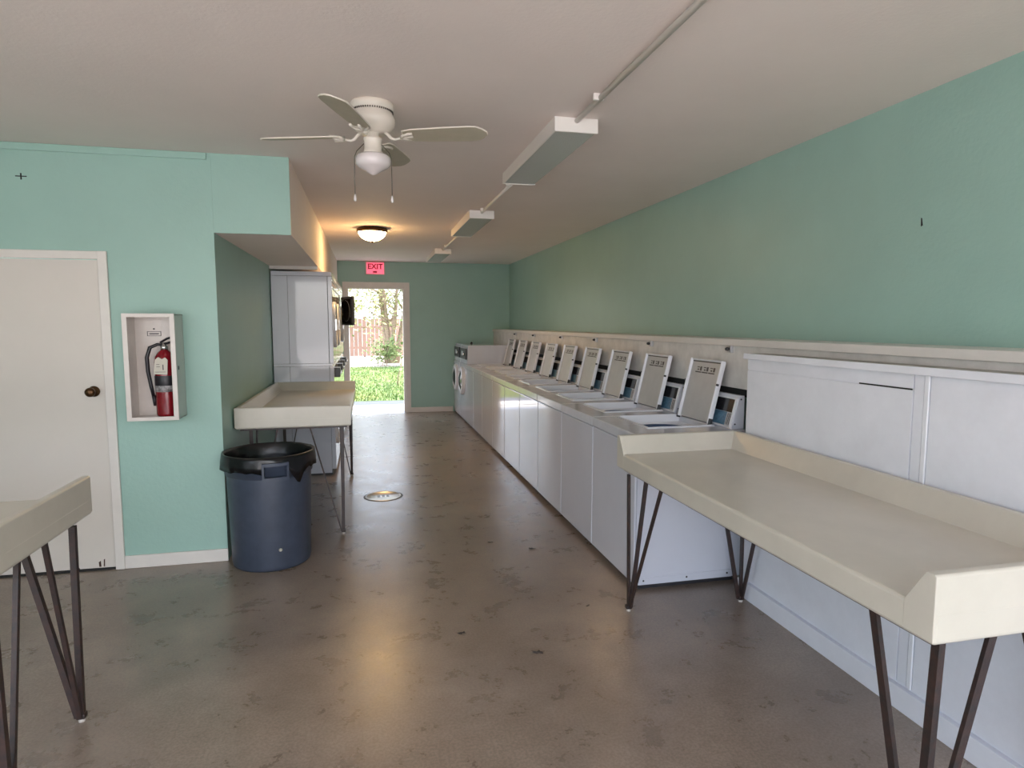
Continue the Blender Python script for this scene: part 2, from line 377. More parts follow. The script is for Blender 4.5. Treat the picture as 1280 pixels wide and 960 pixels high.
# ------------------------------------------------------------------ white enclosure behind the right table
def enclosure():
    X0, Y0, Y1, ZT = 2.10, .60, 3.17, 1.402
    o = thing('utility_cabinet', 'long white painted plywood utility cabinet behind the large cream folding table', 'cabinet', (X0, Y0, 0))
    L = Y1-Y0; D = 2.221-X0
    MB().box(.004, D, 0, L, 0, ZT-.022).build('body', 'enclosure', o)
    MB().box(-.014, D, 0, L+.012, ZT-.022, ZT, .005).build('top', 'encl_top', o)
    MB().box(-.022, -.0135, 0, L+.014, ZT-.03, ZT+.002, .003).build('edge_strip', 'enclosure', o)
    a = 2.055-Y0
    MB().box(-.003, .005, a, L-.004, 1.315, ZT-.03, .001).build('drawer_front', 'enclosure', o)
    MB().box(-.003, .005, a, L-.004, .105, 1.308, .001).build('door_panel', 'enclosure', o)
    MB().box(-.003, .005, a-.05, a-.006, .105, ZT-.03, .001).build('stile', 'enclosure', o)
    MB().box(-.006, .005, a-.075, a-.053, .105, ZT-.03, .003).build('batten', 'lid_rim', o)
    MB().box(-.003, .005, .02, a-.08, .105, ZT-.03, .001).build('door_panel', 'enclosure', o)
    MB().box(-.020, .006, 0, L, 0, .098, .002).build('plinth', 'enclosure', o)
    MB().box(-.0035, .0, a+.005, a+.28, 1.3085, 1.3145).build('gap_strip', 'gap', o)
enclosure()

# ------------------------------------------------------------------ cream folding tables on hairpin legs
def make_table(name_label, loc, rotz, L, D, z0, zs, z1, feet, mirror=False, group='cream folding tables on hairpin legs'):
    # local: x 0..D (0 = low open front, D = back rim), y 0..L
    o = thing('folding_table', name_label, 'table', loc, rotz, group)
    sx = -1 if mirror else 1
    b = MB()
    def sl(p): return [(sx*a, c) for a, c in p]
    # slab
    x0, x1 = sorted((0, sx*D))
    b.box(x0, x1, 0, L, z0, zs, .012, 3)
    # end rims with inclined inner faces
    b.prism([(0.0005,z0+.008),(.0005,z1-.006),(.006,z1),(.028,z1),(.033,z1-.003),(.092,zs-.004),(.092,z0+.008)], 'x', x0-.0008, x1+.0008, .0025)
    b.prism([(L-.0005,z0+.008),(L-.0005,z1-.006),(L-.006,z1),(L-.028,z1),(L-.033,z1-.003),(L-.092,zs-.004),(L-.092,z0+.008)], 'x', x0-.0008, x1+.0008, .0025)
    b.prism(sl([(D-.0005,z0+.008),(D-.0005,z1-.006),(D-.006,z1),(D-.028,z1),(D-.033,z1-.003),(D-.085,zs-.004),(D-.085,z0+.008)]), 'y', .002, L-.002, .0025)
    b.build('table_top', 'table', o)
    MB().box(*(sorted((sx*.03, sx*(D-.03)))), .03, L-.03, z0-.014, z0+.001).build('under_frame', 'iron', o)
    for fx, fy, dx, dy, th, bo, co_, ax in feet:
        # foot at (fx, fy); dx, dy: which way is inward; th: widths of the three bars
        zt = z0-.012
        lg = MB()
        lg.bar((sx*fx, fy, .018), (sx*(fx+dx*ax), fy-dy*.004, zt), th[0], th[1])
        lg.bar((sx*(fx+dx*.012), fy, .018), (sx*(fx+dx*bo), fy+dy*.01, zt), th[2], th[3])
        lg.bar((sx*fx, fy+dy*.012, .018), (sx*(fx+dx*.01), fy+dy*co_, zt), th[4], th[5])
        lg.box(*(sorted((sx*fx-.016, sx*fx+.016))), fy-.016, fy+.016, .014, .034, .004)
        l_ = lg.build('leg', 'iron', o)
        MB().lathe([(0,0),(.012,0),(.013,.008),(.009,.016),(0,.018)], (sx*fx, fy, 0), 14).build('foot_cap', 'rubber', l_)
TA = (.012,.022,.022,.010,.010,.022)
make_table('large cream folding table in front of the white utility cabinet at right', (1.345, 1.215, 0), 0, 2.02, .735, .775, .865, .957,
   [(.025, 1.885, 1, -1, TA, .09, .34, -.01), (.69, 1.85, -1, -1, TA, .17, .22, 0), (.058, .06, 1, 1, (.02,.024,.026,.012,.014,.026), .215, .20, .022), (.69, .12, -1, 1, TA, .18, .22, 0)])
TB = (.024,.012,.010,.010,.012,.012)
make_table('cream folding table in the left recess behind the dark bin', (-.125, 4.69, 0), 0, 2.02, .79, .830, .90, .982,
   [(.075, .085, 1, 1, TB, .22, .12, -.01), (.055, 1.94, 1, -1, TB, .16, .2, -.01), (.70, .10, -1, 1, TB, .18, .2, 0), (.70, 1.94, -1, -1, TB, .18, .2, 0)], mirror=True)
TC = (.022,.022,.016,.016,.022,.022)
o3 = 'cream folding table whose end pokes in at the lower left of the photo'
make_table(o3, (-1.105, 2.83, 0), PI/2, 2.0, .75, .800, .872, .957,
   [(.145, .028, 1, 1, TC, .17, .17, -.02), (.665, .028, -1, 1, TC, .17, .17, -.02), (.145, 1.9, 1, -1, TC, .17, .13, 0), (.62, 1.9, -1, -1, TC, .17, .13, 0)], mirror=True)

# ------------------------------------------------------------------ bin with liner
def make_bin():
    cx, cy = -.645, 4.352
    o = thing('waste_bin', 'round dark blue-grey plastic bin standing at the corner of the recess', 'bin', (cx, cy, 0))
    p = [(0,.012),(.225,.012),(.235,.0),(.243,.006),(.247,.03),(.262,.600),(.262,.602),(.272,.606),(.277,.70),(.284,.712),(.284,.732),(.274,.738),(.268,.73),(.262,.62),(.237,.04),(0,.03)]
    MB().lathe(p, seg=56).build('body', 'bin', o)
    # moulded handle facing the camera
    a0 = math.atan2(0-cy, .06-cx) + .10
    h = MB(); n = 10
    def pt(a, r, z): return Vector((r*math.cos(a), r*math.sin(a), z))
    for (z0, z1) in ((.598,.622),(.692,.712)):
        b = bmesh.new(); R = []
        for i in range(n+1):
            a = a0-.26+.52*i/n
            R.append([b.verts.new(pt(a, r, z)) for r, z in ((.262,z0),(.312,z0),(.312,z1),(.262,z1))])
        for A, B in zip(R, R[1:]):
            for j in range(4): b.faces.new([A[j], A[(j+1)%4], B[(j+1)%4], B[j]])
        b.faces.new(R[0]); b.faces.new(R[-1][::-1]); h.merge(b)
    for s_ in (-1, 1):
        b = bmesh.new(); R = []
        for a in (a0+s_*.26, a0+s_*.22):
            R.append([b.verts.new(pt(a, r, z)) for r, z in ((.262,.600),(.312,.600),(.312,.712),(.262,.712))])
        for j in range(4): b.faces.new([R[0][j], R[0][(j+1)%4], R[1][(j+1)%4], R[1][j]])
        b.faces.new(R[0]); b.faces.new(R[1][::-1]); h.merge(b)
    h.build('handle', 'bin', o)
    MB().lathe([(0,0),(.012,.002),(.006,.004)], seg=10).xf(Matrix.Translation(pt(a0+.08,.2515,.14)) @ Matrix.Rotation(a0, 4, 'Z') @ Matrix.Rotation(PI/2,4,'Y')).build('scuff_mark', 'paper', o)
    # liner
    rnd = random.Random(7); N = 96
    b = bmesh.new(); rows = []
    def wob(i, k, amp): return amp*(math.sin(i*2*PI/N*7+k)+.6*math.sin(i*2*PI/N*17+2*k)+.4*math.sin(i*2*PI/N*29+k*3))
    def hem(a):
        # depth of the overhang along the rim; deeper to the right of the handle
        d = (a-a0+PI) % (2*PI)-PI
        z = .655 + .012*math.sin(a*5)
        if -.25 < d < .25: z = .70
        if .3 < d < .9: z = .655-.085*math.exp(-((d-.5)/.16)**2)
        if d < -.3: z = .650
        return z
    prof = [(.10,.36,0),(.20,.40,.01),(.235,.52,.008),(.255,.66,.005),(.264,.73,.002),(.276,.744,.002),(.2885,.742,.002),(.291,.725,.002),(.292,None,.5),(.294,None,1)]
    for k, (r, z, am) in enumerate(prof):
        row = []
        for i in range(N):
            a = 2*PI*i/N
            if z is None:
                t = am; zz = .725+(hem(a)+wob(i,3,.004)-.725)*t; rr = r+.004+wob(i,2,.0035)*t
            else: zz = z+wob(i,k,am*.4); rr = r+wob(i,k,am*.6)
            row.append(b.verts.new((rr*math.cos(a), rr*math.sin(a), zz)))
        rows.append(row)
    cen = b.verts.new((0,0,.35))
    for i in range(N): b.faces.new([cen, rows[0][i], rows[0][(i+1)%N]]).smooth = True
    for A, B in zip(rows, rows[1:]):
        for i in range(N): b.faces.new([A[i], B[i], B[(i+1)%N], A[(i+1)%N]]).smooth = True
    q = MB(); q.merge(b)
    l_ = q.build('bin_liner', 'liner'); l_.location = (cx, cy, 0)
    sm = l_.modifiers.new('thick', 'SOLIDIFY'); sm.thickness = .0015
    tag(l_, 'shiny black plastic liner folded over the rim of the dark round bin', 'bin liner')
make_bin()

# ------------------------------------------------------------------ stacked dryers in the recess
def make_dryer(open_door=False):
    W, Dp, H = .70, .585, 2.095
    o = thing('stacked_dryer', 'x', 'dryer', (-.335, 6.72, 0), 0, 'stacked tumble dryers in the left recess')
    # local x: 0 front, -Dp back
    MB().box(-Dp, -.43, .002, W-.002, .02, 1.135, .002).box(-.428, -.045, .002, W-.002, .02, 1.135, .002).box(-Dp, -.43, .002, W-.002, 1.165, H-.045, .002).box(-.428, -.045, .002, W-.002, 1.165, H-.045, .002).build('cabinet', 'enamel', o)
    MB().box(-Dp, -.012, .006, W-.006, 1.137, 1.163).build('middle_rail', 'enamel', o)
    MB().box(-Dp, 0, .0, W, H-.043, H, .004).build('top_cap', 'enamel', o)
    MB().box(-Dp+.02, -.04, .02, W-.02, 0, .022).build('base', 'dark_plastic', o)
    MB().box(-.043, 0, .002, W-.002, .06, 1.135, .004).build('lower_front', 'enamel', o)
    MB().box(-.043, 0, .002, W-.002, 1.165, H-.045, .004).build('upper_front', 'enamel', o)
    for zc in (.52, 1.56):
        if open_door and zc > 1: 
            MB().lathe([(.21,-.005),(.215,.006),(.23,.006),(.235,-.002)], (0, W/2, 1.70), 36, 'x').build('door_ring', 'chrome', o)
            MB().lathe([(0,-.001),(.212,.003)], (0, W/2, 1.70), 36, 'x').build('drum_opening', 'screen', o)
            # leaf swung out on its far hinge
            mt = Matrix.Translation((.012, W/2+.205, 1.735)) @ Matrix.Rotation(math.radians(22), 4, 'Z')
            MB().box(0, .035, -.40, 0, -.185, .185, .012, 3).xf(mt).build('open_door', 'dark_plastic', o)
            dd = [c for c in C.objects if c.parent == o and c.name.startswith('open_door')][-1]
            MB().box(-.006, .0, -.37, -.03, -.155, .155, .004).xf(mt).build('door_window', 'screen', dd)
            MB().lathe([(.125,0),(.130,.010),(.136,0)], axis='x', seg=32).xf(mt @ Matrix.Translation((-.008,-.20,0)) @ Matrix.Rotation(PI,4,'Z')).build('gasket', 'chrome', dd)
        else:
            MB().lathe([(.245,.0),(.245,.018),(.232,.026),(.20,.026),(.195,.018)], (0, W/2-.02, zc), 40, 'x').build('door', 'lid_rim', o)
            MB().lathe([(0,.016),(.12,.018),(.197,.020)], (0, W/2-.02, zc), 40, 'x').build('door_glass', 'screen', o)
            MB().box(.018, .04, .08, .10, zc-.06, zc+.06, .004).build('door_handle', 'chrome', o)
    for zz in (1.93, 2.0):
        MB().box(-.002, .006, .02, W-.02, zz, zz+.022, .002).build('trim_strip', 'chrome', o)
    MB().box(0, .05, .26, .46, 1.00, 1.10, .004).build('coin_box', 'dark_plastic', o)
    cb = [c for c in C.objects if c.parent == o and c.name.startswith('coin_box')][-1]
    MB().box(.05, .068, .31, .41, 1.035, 1.065, .003).build('coin_slide', 'chrome', cb)
    return o
dl = ['white stacked dryer tower nearest the folding table, its grey side showing', 'second stacked dryer tower from the folding table',
      'third stacked dryer tower, with its black upper door ajar', 'farthest stacked dryer tower, closest to the garden doorway']
dr0 = make_dryer(); dr0['label'] = dl[0]
for i in (1, 3):
    c = copy_tree(dr0); c.location.y = 6.72+.71*i; c['label'] = dl[i]
c = make_dryer(True); c.location.y = 6.72+.71*2; c['label'] = dl[2]

# ------------------------------------------------------------------ extinguisher box + extinguisher
def ext_box():
    x0, x1, z0, z1, yf = -1.418, -1.138, .985, 1.628, YD-.195
    o = thing('extinguisher_cabinet', 'white metal wall box with clear front holding the red extinguisher', 'wall cabinet', (x0, YD, z0))
    W, H, D = x1-x0, z1-z0, .195
    t = .006
    MB().box(.0,W,-t,-.001,0,H).box(0,t,-D+.01,-t,0,H).box(0,W,-D+.01,-t,0,t).box(0,W,-D+.01,-t,H-t,H).build('back_box', 'box_white', o)
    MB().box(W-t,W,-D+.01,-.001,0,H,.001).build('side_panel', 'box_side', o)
    f = .024
    MB().box(-.004,f,-D,-D+.012,-.004,H+.004,.002).box(W-f,W+.004,-D,-D+.012,-.004,H+.004,.002).box(f-.002,W-f+.002,-D+.0005,-D+.0115,-.004,f*.8,.002).box(f-.002,W-f+.002,-D+.0005,-D+.0115,H-f*.8,H+.004,.002).build('door_frame', 'box_white', o)
    MB().box(W, W+.004, -D+.05, -D+.062, H*.47, H*.47+.024, .001).build('lock', 'dark_plastic', o)
    lb = MB().box(.075,.155,-.009,-.0065,H-.135,H-.132).box(.075,.155,-.009,-.0065,H-.108,H-.105).box(.075,.078,-.009,-.0065,H-.135,H-.105).box(.152,.155,-.009,-.0065,H-.135,H-.105).box(.088,.142,-.009,-.0065,H-.124,H-.117).lathe([(0,-.009),(.005,-.009),(.005,-.007)],(.115,0,H-.09),12,'y')
    lb.build('notice_label', 'ink', o)
    # extinguisher, hung inside, towards the right
    cx, cy, zb = x0+.195, YD-.10, z0+.012
    e = thing('fire_extinguisher', 'red fire extinguisher with black hose inside the white wall box', 'fire extinguisher', (cx, cy, zb)); e.scale = (1,1,.94)
    R = .060
    MB().lathe([(0,0),(.05,0),(.058,.006),(R,.02),(R,.36),(.056,.39),(.040,.42),(.022,.437),(.018,.445),(0,.445)], seg=40).build('cylinder', 'red', e)
    MB().lathe([(R+.001,.165),(R+.0014,.166),(R+.0014,.205),(R+.001,.206)], seg=40).build('label_band', 'band', e)
    MB().lathe([(R+.001,.206),(R+.0014,.207),(R+.0014,.27),(R+.001,.271)], seg=40).build('label_upper', 'black', e)
    MB().lathe([(0,.440),(.022,.440),(.022,.462),(.014,.47),(.014,.482),(0,.484)], seg=20).build('valve', 'chrome', e)
    MB().tube([(-.02,0,.475),(.02,-.01,.482),(.045,-.02,.490),(.068,-.025,.495)], .008, 8).build('handle', 'black', e)
    MB().tube([(-.02,0,.488),(.02,-.01,.512),(.05,-.018,.522),(.068,-.02,.52)], .007, 8).build('lever', 'black', e)
    MB().tube([(.0,0,.47),(-.035,-.01,.475),(-.075,-.02,.455),(-.093,-.025,.39),(-.092,-.02,.30),(-.082,-.01,.20),(-.072,-.005,.13)], [.008,.010,.012,.012,.012,.011,.010], 10).build('hose', 'black', e)
    MB().tube([(-.072,-.005,.14),(-.068,0,.07)], [.012,.009], 10).build('nozzle', 'black', e)
    MB().prism([(-.048,.285),(.028,.280),(.034,.375),(.020,.392),(.002,.380),(-.018,.395),(-.036,.378)], 'y', -R-.008, -R-.006).build('inspection_tag', 'paper', e)
    tg = [c for c in C.objects if c.parent == e and c.name.startswith('inspection_tag')][-1]
    MB().box(-.040,.020,-R-.0088,-R-.0078,.296,.299).box(.004,.010,-R-.0088,-R-.0078,.31,.345).box(-.03,-.01,-R-.0088,-R-.0078,.33,.333).box(-.03,-.012,-R-.0088,-R-.0078,.345,.348).build('print_line', 'ink', tg)
ext_box()

# ------------------------------------------------------------------ ceiling fan
def fan():
    o = thing('ceiling_fan', 'white four-blade ceiling fan with opal globe and two pull chains', 'ceiling fan', (.050, 3.25, ZC))
    MB().lathe([(0,0),(.100,0),(.104,-.004),(.104,-.034),(.098,-.038),(.098,-.040)], seg=48).build('canopy', 'fan', o)
    v = MB()
    for i in range(56):
        a = 2*PI*i/56; v.merge(_cube(0.099*math.cos(a), .099*math.sin(a), -.042, a, .004, .005, .008))
    v.build('vent_slots', 'chain', o)
    MB().lathe([(.096,-.040),(.096,-.048),(.102,-.058),(.110,-.074),(.111,-.088),(.106,-.104),(.092,-.122),(.075,-.134),(.070,-.140),(0,-.140)], seg=48).build('motor_housing', 'fan', o)
    MB().lathe([(.030,-.135),(.030,-.160),(.044,-.163),(.045,-.172),(.042,-.178),(.042,-.222),(.046,-.226),(.046,-.240),(0,-.240)], seg=36).build('light_kit', 'fan', o)
    MB().lathe([(.044,-.238),(.070,-.243),(.083,-.255),(.086,-.272),(.083,-.290),(.068,-.303),(.040,-.318),(.018,-.332),(.006,-.338),(0,-.339)], seg=40).build('globe', 'opal', o)
    for k, ang in enumerate((-18, 72, 162, 251)):
        R = Matrix.Rotation(math.radians(ang), 4, 'Z')
        br = MB().tube([(.060,0,-.135),(.078,0,-.150),(.092,0,-.166),(.110,0,-.172),(.140,0,-.166)], [.008,.008,.008,.007,.006], 8)
        br.tube([(.14,.0,-.166),(.155,.028,-.163),(.185,.040,-.160),(.205,.038,-.158)], .0065, 8).tube([(.14,.0,-.166),(.155,-.028,-.163),(.185,-.040,-.160),(.205,-.038,-.158)], .0065, 8).tube([(.14,0,-.166),(.2,0,-.160)], .006, 8)
        pitch = Matrix.Translation((0,0,-.158)) @ Matrix.Rotation(math.radians(13), 4, 'X') @ Matrix.Translation((0,0,.158))
        pts = [(.155,-.040),(.20,-.052),(.35,-.060),(.48,-.064),(.515,-.060),(.540,-.042),(.562,-.012),(.562,.012),(.540,.042),(.515,.060),(.48,.064),(.35,.060),(.20,.052),(.155,.040)]
        pitch = Matrix.Translation((0,0,-.158)) @ Matrix.Rotation(math.radians(-13), 4, 'X') @ Matrix.Translation((0,0,.158))
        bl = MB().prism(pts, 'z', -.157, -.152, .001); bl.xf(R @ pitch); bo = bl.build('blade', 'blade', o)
        ed = MB(); P3 = [Vector((x,y,-.1525)) for x,y in pts]; P3.append(P3[0]); ed.tube(P3, .0035, 6); ed.xf(R @ pitch); ed.build('blade_edge', 'fan', bo)
        br.xf(R @ pitch if False else R); br.build('blade_bracket', 'fan', bo)
    for x, y in ((-.086,-.03), (.084,-.03)):
        c = MB().tube([(x*.50,y*.5,-.195),(x*.9,y,-.235),(x*1.03,y,-.262),(x*1.04,y,-.36),(x*1.04,y,-.445)], .0022, 6).build('pull_chain', 'chain', o)
        MB().lathe([(0,-.440),(.004,-.441),(.007,-.465),(.006,-.472),(0,-.473)], (x*1.04, y, 0), 12).build('pull', 'opal', c)
def _cube(x, y, z, a, sx, sy, sz):
    b = bmesh.new(); bmesh.ops.create_cube(b, size=1)
    bmesh.ops.transform(b, matrix=Matrix.Translation((x,y,z)) @ Matrix.Rotation(a,4,'Z') @ Matrix.Diagonal((sx,sy,sz,1)), verts=b.verts)
    return b
fan()

# ------------------------------------------------------------------ strip lights and conduit
XF = 1.085
def strip(y0, y1, label):
    o = thing('strip_light', label, 'ceiling light', (XF, y0, ZC), 0, 'fluorescent strip lights')
    L = y1-y0; h = .075
    MB().box(-.115,.115,.012,L-.012,-.030,-.001,.002).build('housing', 'fixture', o)
    MB().box(-.118,.118,0,.014,-h,-.001,.002).build('end_cap', 'fixture', o)
    MB().box(-.118,.118,L-.014,L,-h,-.001,.002).build('end_cap', 'fixture', o)
    MB().box(-.112,.112,.014,L-.014,-h+.004,-.030,.006).build('diffuser', 'diffuser', o)
    MB().box(-.118,-.110,.012,L-.012,-h,-.001,.001).build('side_rail', 'fixture', o)
strip(3.22, 4.50, 'nearest and largest of three unlit strip lights on the ceiling')
strip(5.98, 7.30, 'middle of three unlit strip lights on the ceiling')
strip(9.08, 10.40, 'farthest of three unlit strip lights, near the far wall')
def conduit(y0, y1, label):
    o = MB().tube([(XF, y0, ZC-.018), (XF, y1, ZC-.018)], .014, 12)
    n = int((y1-y0)/1.1)
    for i in range(n+1):
        y = y0+.25+i*1.1
        if y < y1-.1: o.box(XF-.035, XF+.016, y, y+.018, ZC-.029, ZC+.001, .002)
    o = o.build('conduit', 'fixture'); tag(o, label, 'conduit', 'conduit runs between the strip lights')
conduit(-1.78, 3.215, 'long white conduit running toward the camera from the nearest strip light')
conduit(4.505, 5.975, 'white conduit between the nearest and middle strip lights')
conduit(7.305, 9.075, 'white conduit between the middle and farthest strip lights')

# ------------------------------------------------------------------ lit dome lamp
o = thing('dome_lamp', 'lit amber glass dome lamp with bronze rim on the ceiling near the doorway', 'ceiling light', (.085, 7.35, ZC))
MB().lathe([(0,.001),(.150,.001),(.165,-.010),(.172,-.040),(.163,-.050),(.155,-.042),(.15,-.03)], seg=40).build('rim', 'bronze', o)
MB().lathe([(.156,-.040),(.145,-.072),(.118,-.105),(.075,-.130),(.03,-.142),(0,-.144)], seg=40).build('glass_bowl', 'glow', o)
MB().lathe([(.012,-.142),(.014,-.150),(.007,-.160),(0,-.166)], seg=16).build('finial', 'bronze', o)

# ------------------------------------------------------------------ exit sign
def text_mesh(body, size, x, y, z, name, m, parent, ext=.002):
    cu = bpy.data.curves.new(name, 'FONT'); cu.body = body; cu.size = size; cu.extrude = ext; cu.align_x = 'CENTER'; cu.offset = .004
    t = bpy.data.objects.new(name, cu); C.objects.link(t)
    dg = bpy.context.evaluated_depsgraph_get(); me = bpy.data.meshes.new_from_object(t.evaluated_get(dg))
    bpy.data.objects.remove(t); bpy.data.curves.remove(cu)
    me.transform(Matrix.Translation((x,y,z)) @ Matrix.Rotation(PI/2, 4, 'X')); me.materials.append(M[m])
    o = bpy.data.objects.new(name, me); C.objects.link(o); o.parent = parent; return o
o = thing('exit_sign', 'pink-red lit EXIT sign above the garden doorway', 'sign', (.168, YF, 2.515))
MB().box(-.165,.165,-.05,-.001,-.108,.108,.004).build('housing', 'exit_frame', o)
MB().box(-.145,.145,-.055,-.049,-.092,.098,.002).build('face', 'exit', o)
text_mesh('EXIT', .125, 0, -.056, -.010, 'lettering', 'exit_ink', o)
MB().box(-.04,.03,-.058,-.054,-.075,-.045,.002).build('lower_mark', 'exit_ink', o)

# ------------------------------------------------------------------ small things on walls and floor
o = thing('floor_drain', 'round metal floor drain cover set in the aisle floor', 'drain', (.118, 5.76, 0))
MB().lathe([(0,.002),(.148,.002),(.150,.004),(.158,.004),(.163,.001)], seg=48).build('cover', 'alu', o)
MB().lathe([(.160,.0012),(.175,.0016),(.178,.0006)], seg=48).build('collar', 'iron', o)
m = MB()
for i in range(-1,2):
    for j in (0,1): m.box(i*.04-.012, i*.04+.012, -.03+j*.035, -.03+j*.035+.022, .002, .0035)
m.build('slots', 'dark_plastic', o)
def debris(x, y, s, seed, label, name='dry_leaf'):
    r = random.Random(seed); b = bmesh.new(); n = 13; c = b.verts.new((0,0,.006))
    V = [b.verts.new((s*(1.5 if i%2 else .7)*math.cos(2*PI*i/n)*r.uniform(.6,1.1), s*.5*(1.3 if i%2 else .6)*math.sin(2*PI*i/n)*r.uniform(.6,1.1), r.uniform(.001,.008))) for i in range(n)]
    for i in range(n): b.faces.new([c, V[i], V[(i+1)%n]])
    q = MB(); q.merge(b); o = q.build(name, 'leafbrown'); o.location = (x,y,.001); o.rotation_euler.z = r.uniform(-.3,.3)
    md = o.modifiers.new('t','SOLIDIFY'); md.thickness = .0012
    tag(o, label, 'leaf')
debris(.77, 2.78, .032, 1, 'crumpled dark leaf lying on the open floor, nearest the camera')
debris(.44, 3.05, .020, 2, 'small dark leaf scrap on the floor left of the bigger leaf')
debris(1.095, 4.14, .028, 3, 'dark leaf scrap on the floor beside the second washer')
debris(.84, 4.33, .018, 4, 'dark crumb of leaf in the aisle, beyond the other scraps')
debris(1.17, 3.20, .012, 5, 'tiny dark scrap on the floor near the right table leg')
o = MB().prism([(-.0,.02),(.006,.022),(.004,-.018),(-.006,-.014)], 'x', 0, .001).build('wall_chip', 'gap'); o.location = (XR-.0012, 2.49, 2.04)
tag(o, 'small dark chip in the teal paint high on the right wall', 'wall mark')
o = MB().box(-.03,.03,0,.001,-.003,.003).box(-.004,.004,0,.001,-.02,.018).build('wall_scratch', 'gap'); o.location = (-1.976, YD-.0012, 2.441)
tag(o, 'small dark scratch on the teal wall above the white door', 'wall mark')

# ------------------------------------------------------------------ garden beyond the doorway
struct('ground_lawn', MB().box(-30, 30, 13.35, 24, -.25, -.03), 'lawn')
struct('ground_walk', MB().box(-30, 30, YF+.16, 12.6, -.25, -.02), 'conc')
struct('ground_step_shade', MB().box(-30, 30, 11.95, 12.02, -.0195, -.012).box(-30, 30, 11.62, 11.66, -.0195, -.015), 'curb')  # dark strips paint the shade lines at the step edges
struct('ground_curb', MB().box(-30, 30, 12.6, 13.35, -.25, -.035), 'curb')
struct('ground_path', MB().box(-40, 40, 24, 60, -.25, -.04), 'sand')
struct('ground_front', MB().box(-25, 25, -30, YB-.15, -.25, -.02), 'conc')
def lawn():
    r = random.Random(3); b = bmesh.new()
    for i in range(9000):
        y = 13.4+10.4*r.random()**1.3; x = r.uniform(-.12*y-.2, .11*y+.3)
        h = r.uniform(.03,.075); a = r.uniform(0,PI); w = .008+.0006*y
        dx, dy = math.cos(a)*w, math.sin(a)*w
        b.faces.new([b.verts.new((x-dx,y-dy,-.03)), b.verts.new((x+dx,y+dy,-.03)), b.verts.new((x+r.uniform(-.03,.03), y+r.uniform(-.03,.03), -.03+h))])
    me = bpy.data.meshes.new('grass'); b.to_mesh(me); b.free(); me.materials.append(M['blade_grass'])
    o = bpy.data.objects.new('grass', me); C.objects.link(o)
    tag(o, 'bright green grass of the lawn outside the doorway', 'grass', kind='stuff')
lawn()
def leaves(b, pts, n, size, r, spread):
    for _ in range(n):
        p = Vector(r.choice(pts)) + Vector((r.gauss(0,spread), r.gauss(0,spread), r.gauss(0,spread)))
        if p.z < .1: continue
        u = Vector((r.uniform(-1,1), r.uniform(-1,1), r.uniform(-.8,.6))).normalized(); v = u.orthogonal().normalized()
        s = size*r.uniform(.6,1.3)
        q = [p-u*s, p-v*s*.4+u*s*.1, p+u*s, p+v*s*.4+u*s*.1]
        b.faces.new([b.verts.new(x) for x in q])
def tree(x, y, label, n_tr, h, nl, size, spread, m, seed, name='tree', cat='tree', lean=.25, tr=.07):
    r = random.Random(seed); o = thing(name, label, cat, (x, y, -.04)); t = MB(); tips = []
    for i in range(n_tr):
        a = r.uniform(0, 2*PI); bx, by = r.uniform(-.25,.25)*n_tr/6, r.uniform(-.2,.2)
        pts = [(bx, by, 0)]; px, py = bx, by
        for k in range(1, 7):
            px += math.cos(a)*lean*r.uniform(.3,1)*h/6; py += math.sin(a)*lean*r.uniform(.3,1)*h/6; a += r.uniform(-.5,.5)
            pts.append((px, py, h*k/6))
        rr = [tr*(1-.11*k)*r.uniform(.8,1.1) for k in range(7)]
        t.tube(pts, rr, 7); tips += pts[3:]
        for j in range(4):
            p = Vector(pts[2+j]); q = p+Vector((r.uniform(-1,1), r.uniform(-1,1), r.uniform(.2,.9)))*h*.22
            t.tube([p, (p+q)/2+Vector((0,0,.05)), q], [tr*.4,tr*.3,tr*.15], 6); tips.append(tuple(q))
    t.build('trunk', 'bark', o)
    b = bmesh.new(); leaves(b, tips, nl, size, r, spread); me = bpy.data.meshes.new('foliage'); b.to_mesh(me); b.free(); me.materials.append(M[m])
    f = bpy.data.objects.new('foliage', me); C.objects.link(f); f.parent = o
tree(.95, 26.5, 'pale multi-stemmed tree in the garden, centre of the doorway view', 7, 4.3, 2000, .09, .55, 'leafy', 11, lean=.22, tr=.11)
tree(2.9, 24.2, 'dense leafy green tree at the right of the doorway view', 4, 4.2, 2400, .15, .38, 'leaf', 12, lean=.15, tr=.09)
tree(-1.4, 29.5, 'yellow-green tree at the left of the doorway view', 4, 4.8, 2600, .12, .6, 'leafy', 13, lean=.25, tr=.08)
tree(-9, 38.0, 'large green tree beyond the fence, left of the doorway', 4, 6.5, 3000, .2, 1.2, 'leaf', 17, lean=.35, tr=.1)
tree(9, 38.0, 'large green tree beyond the lawn, right of the doorway', 4, 6.5, 3000, .2, 1.2, 'leaf', 18, lean=.35, tr=.1)
tree(.55, 24.7, 'low bushy green shrub at the foot of the pale tree', 5, .8, 500, .09, .18, 'leaf', 14, name='shrub', cat='shrub', lean=.7, tr=.012)
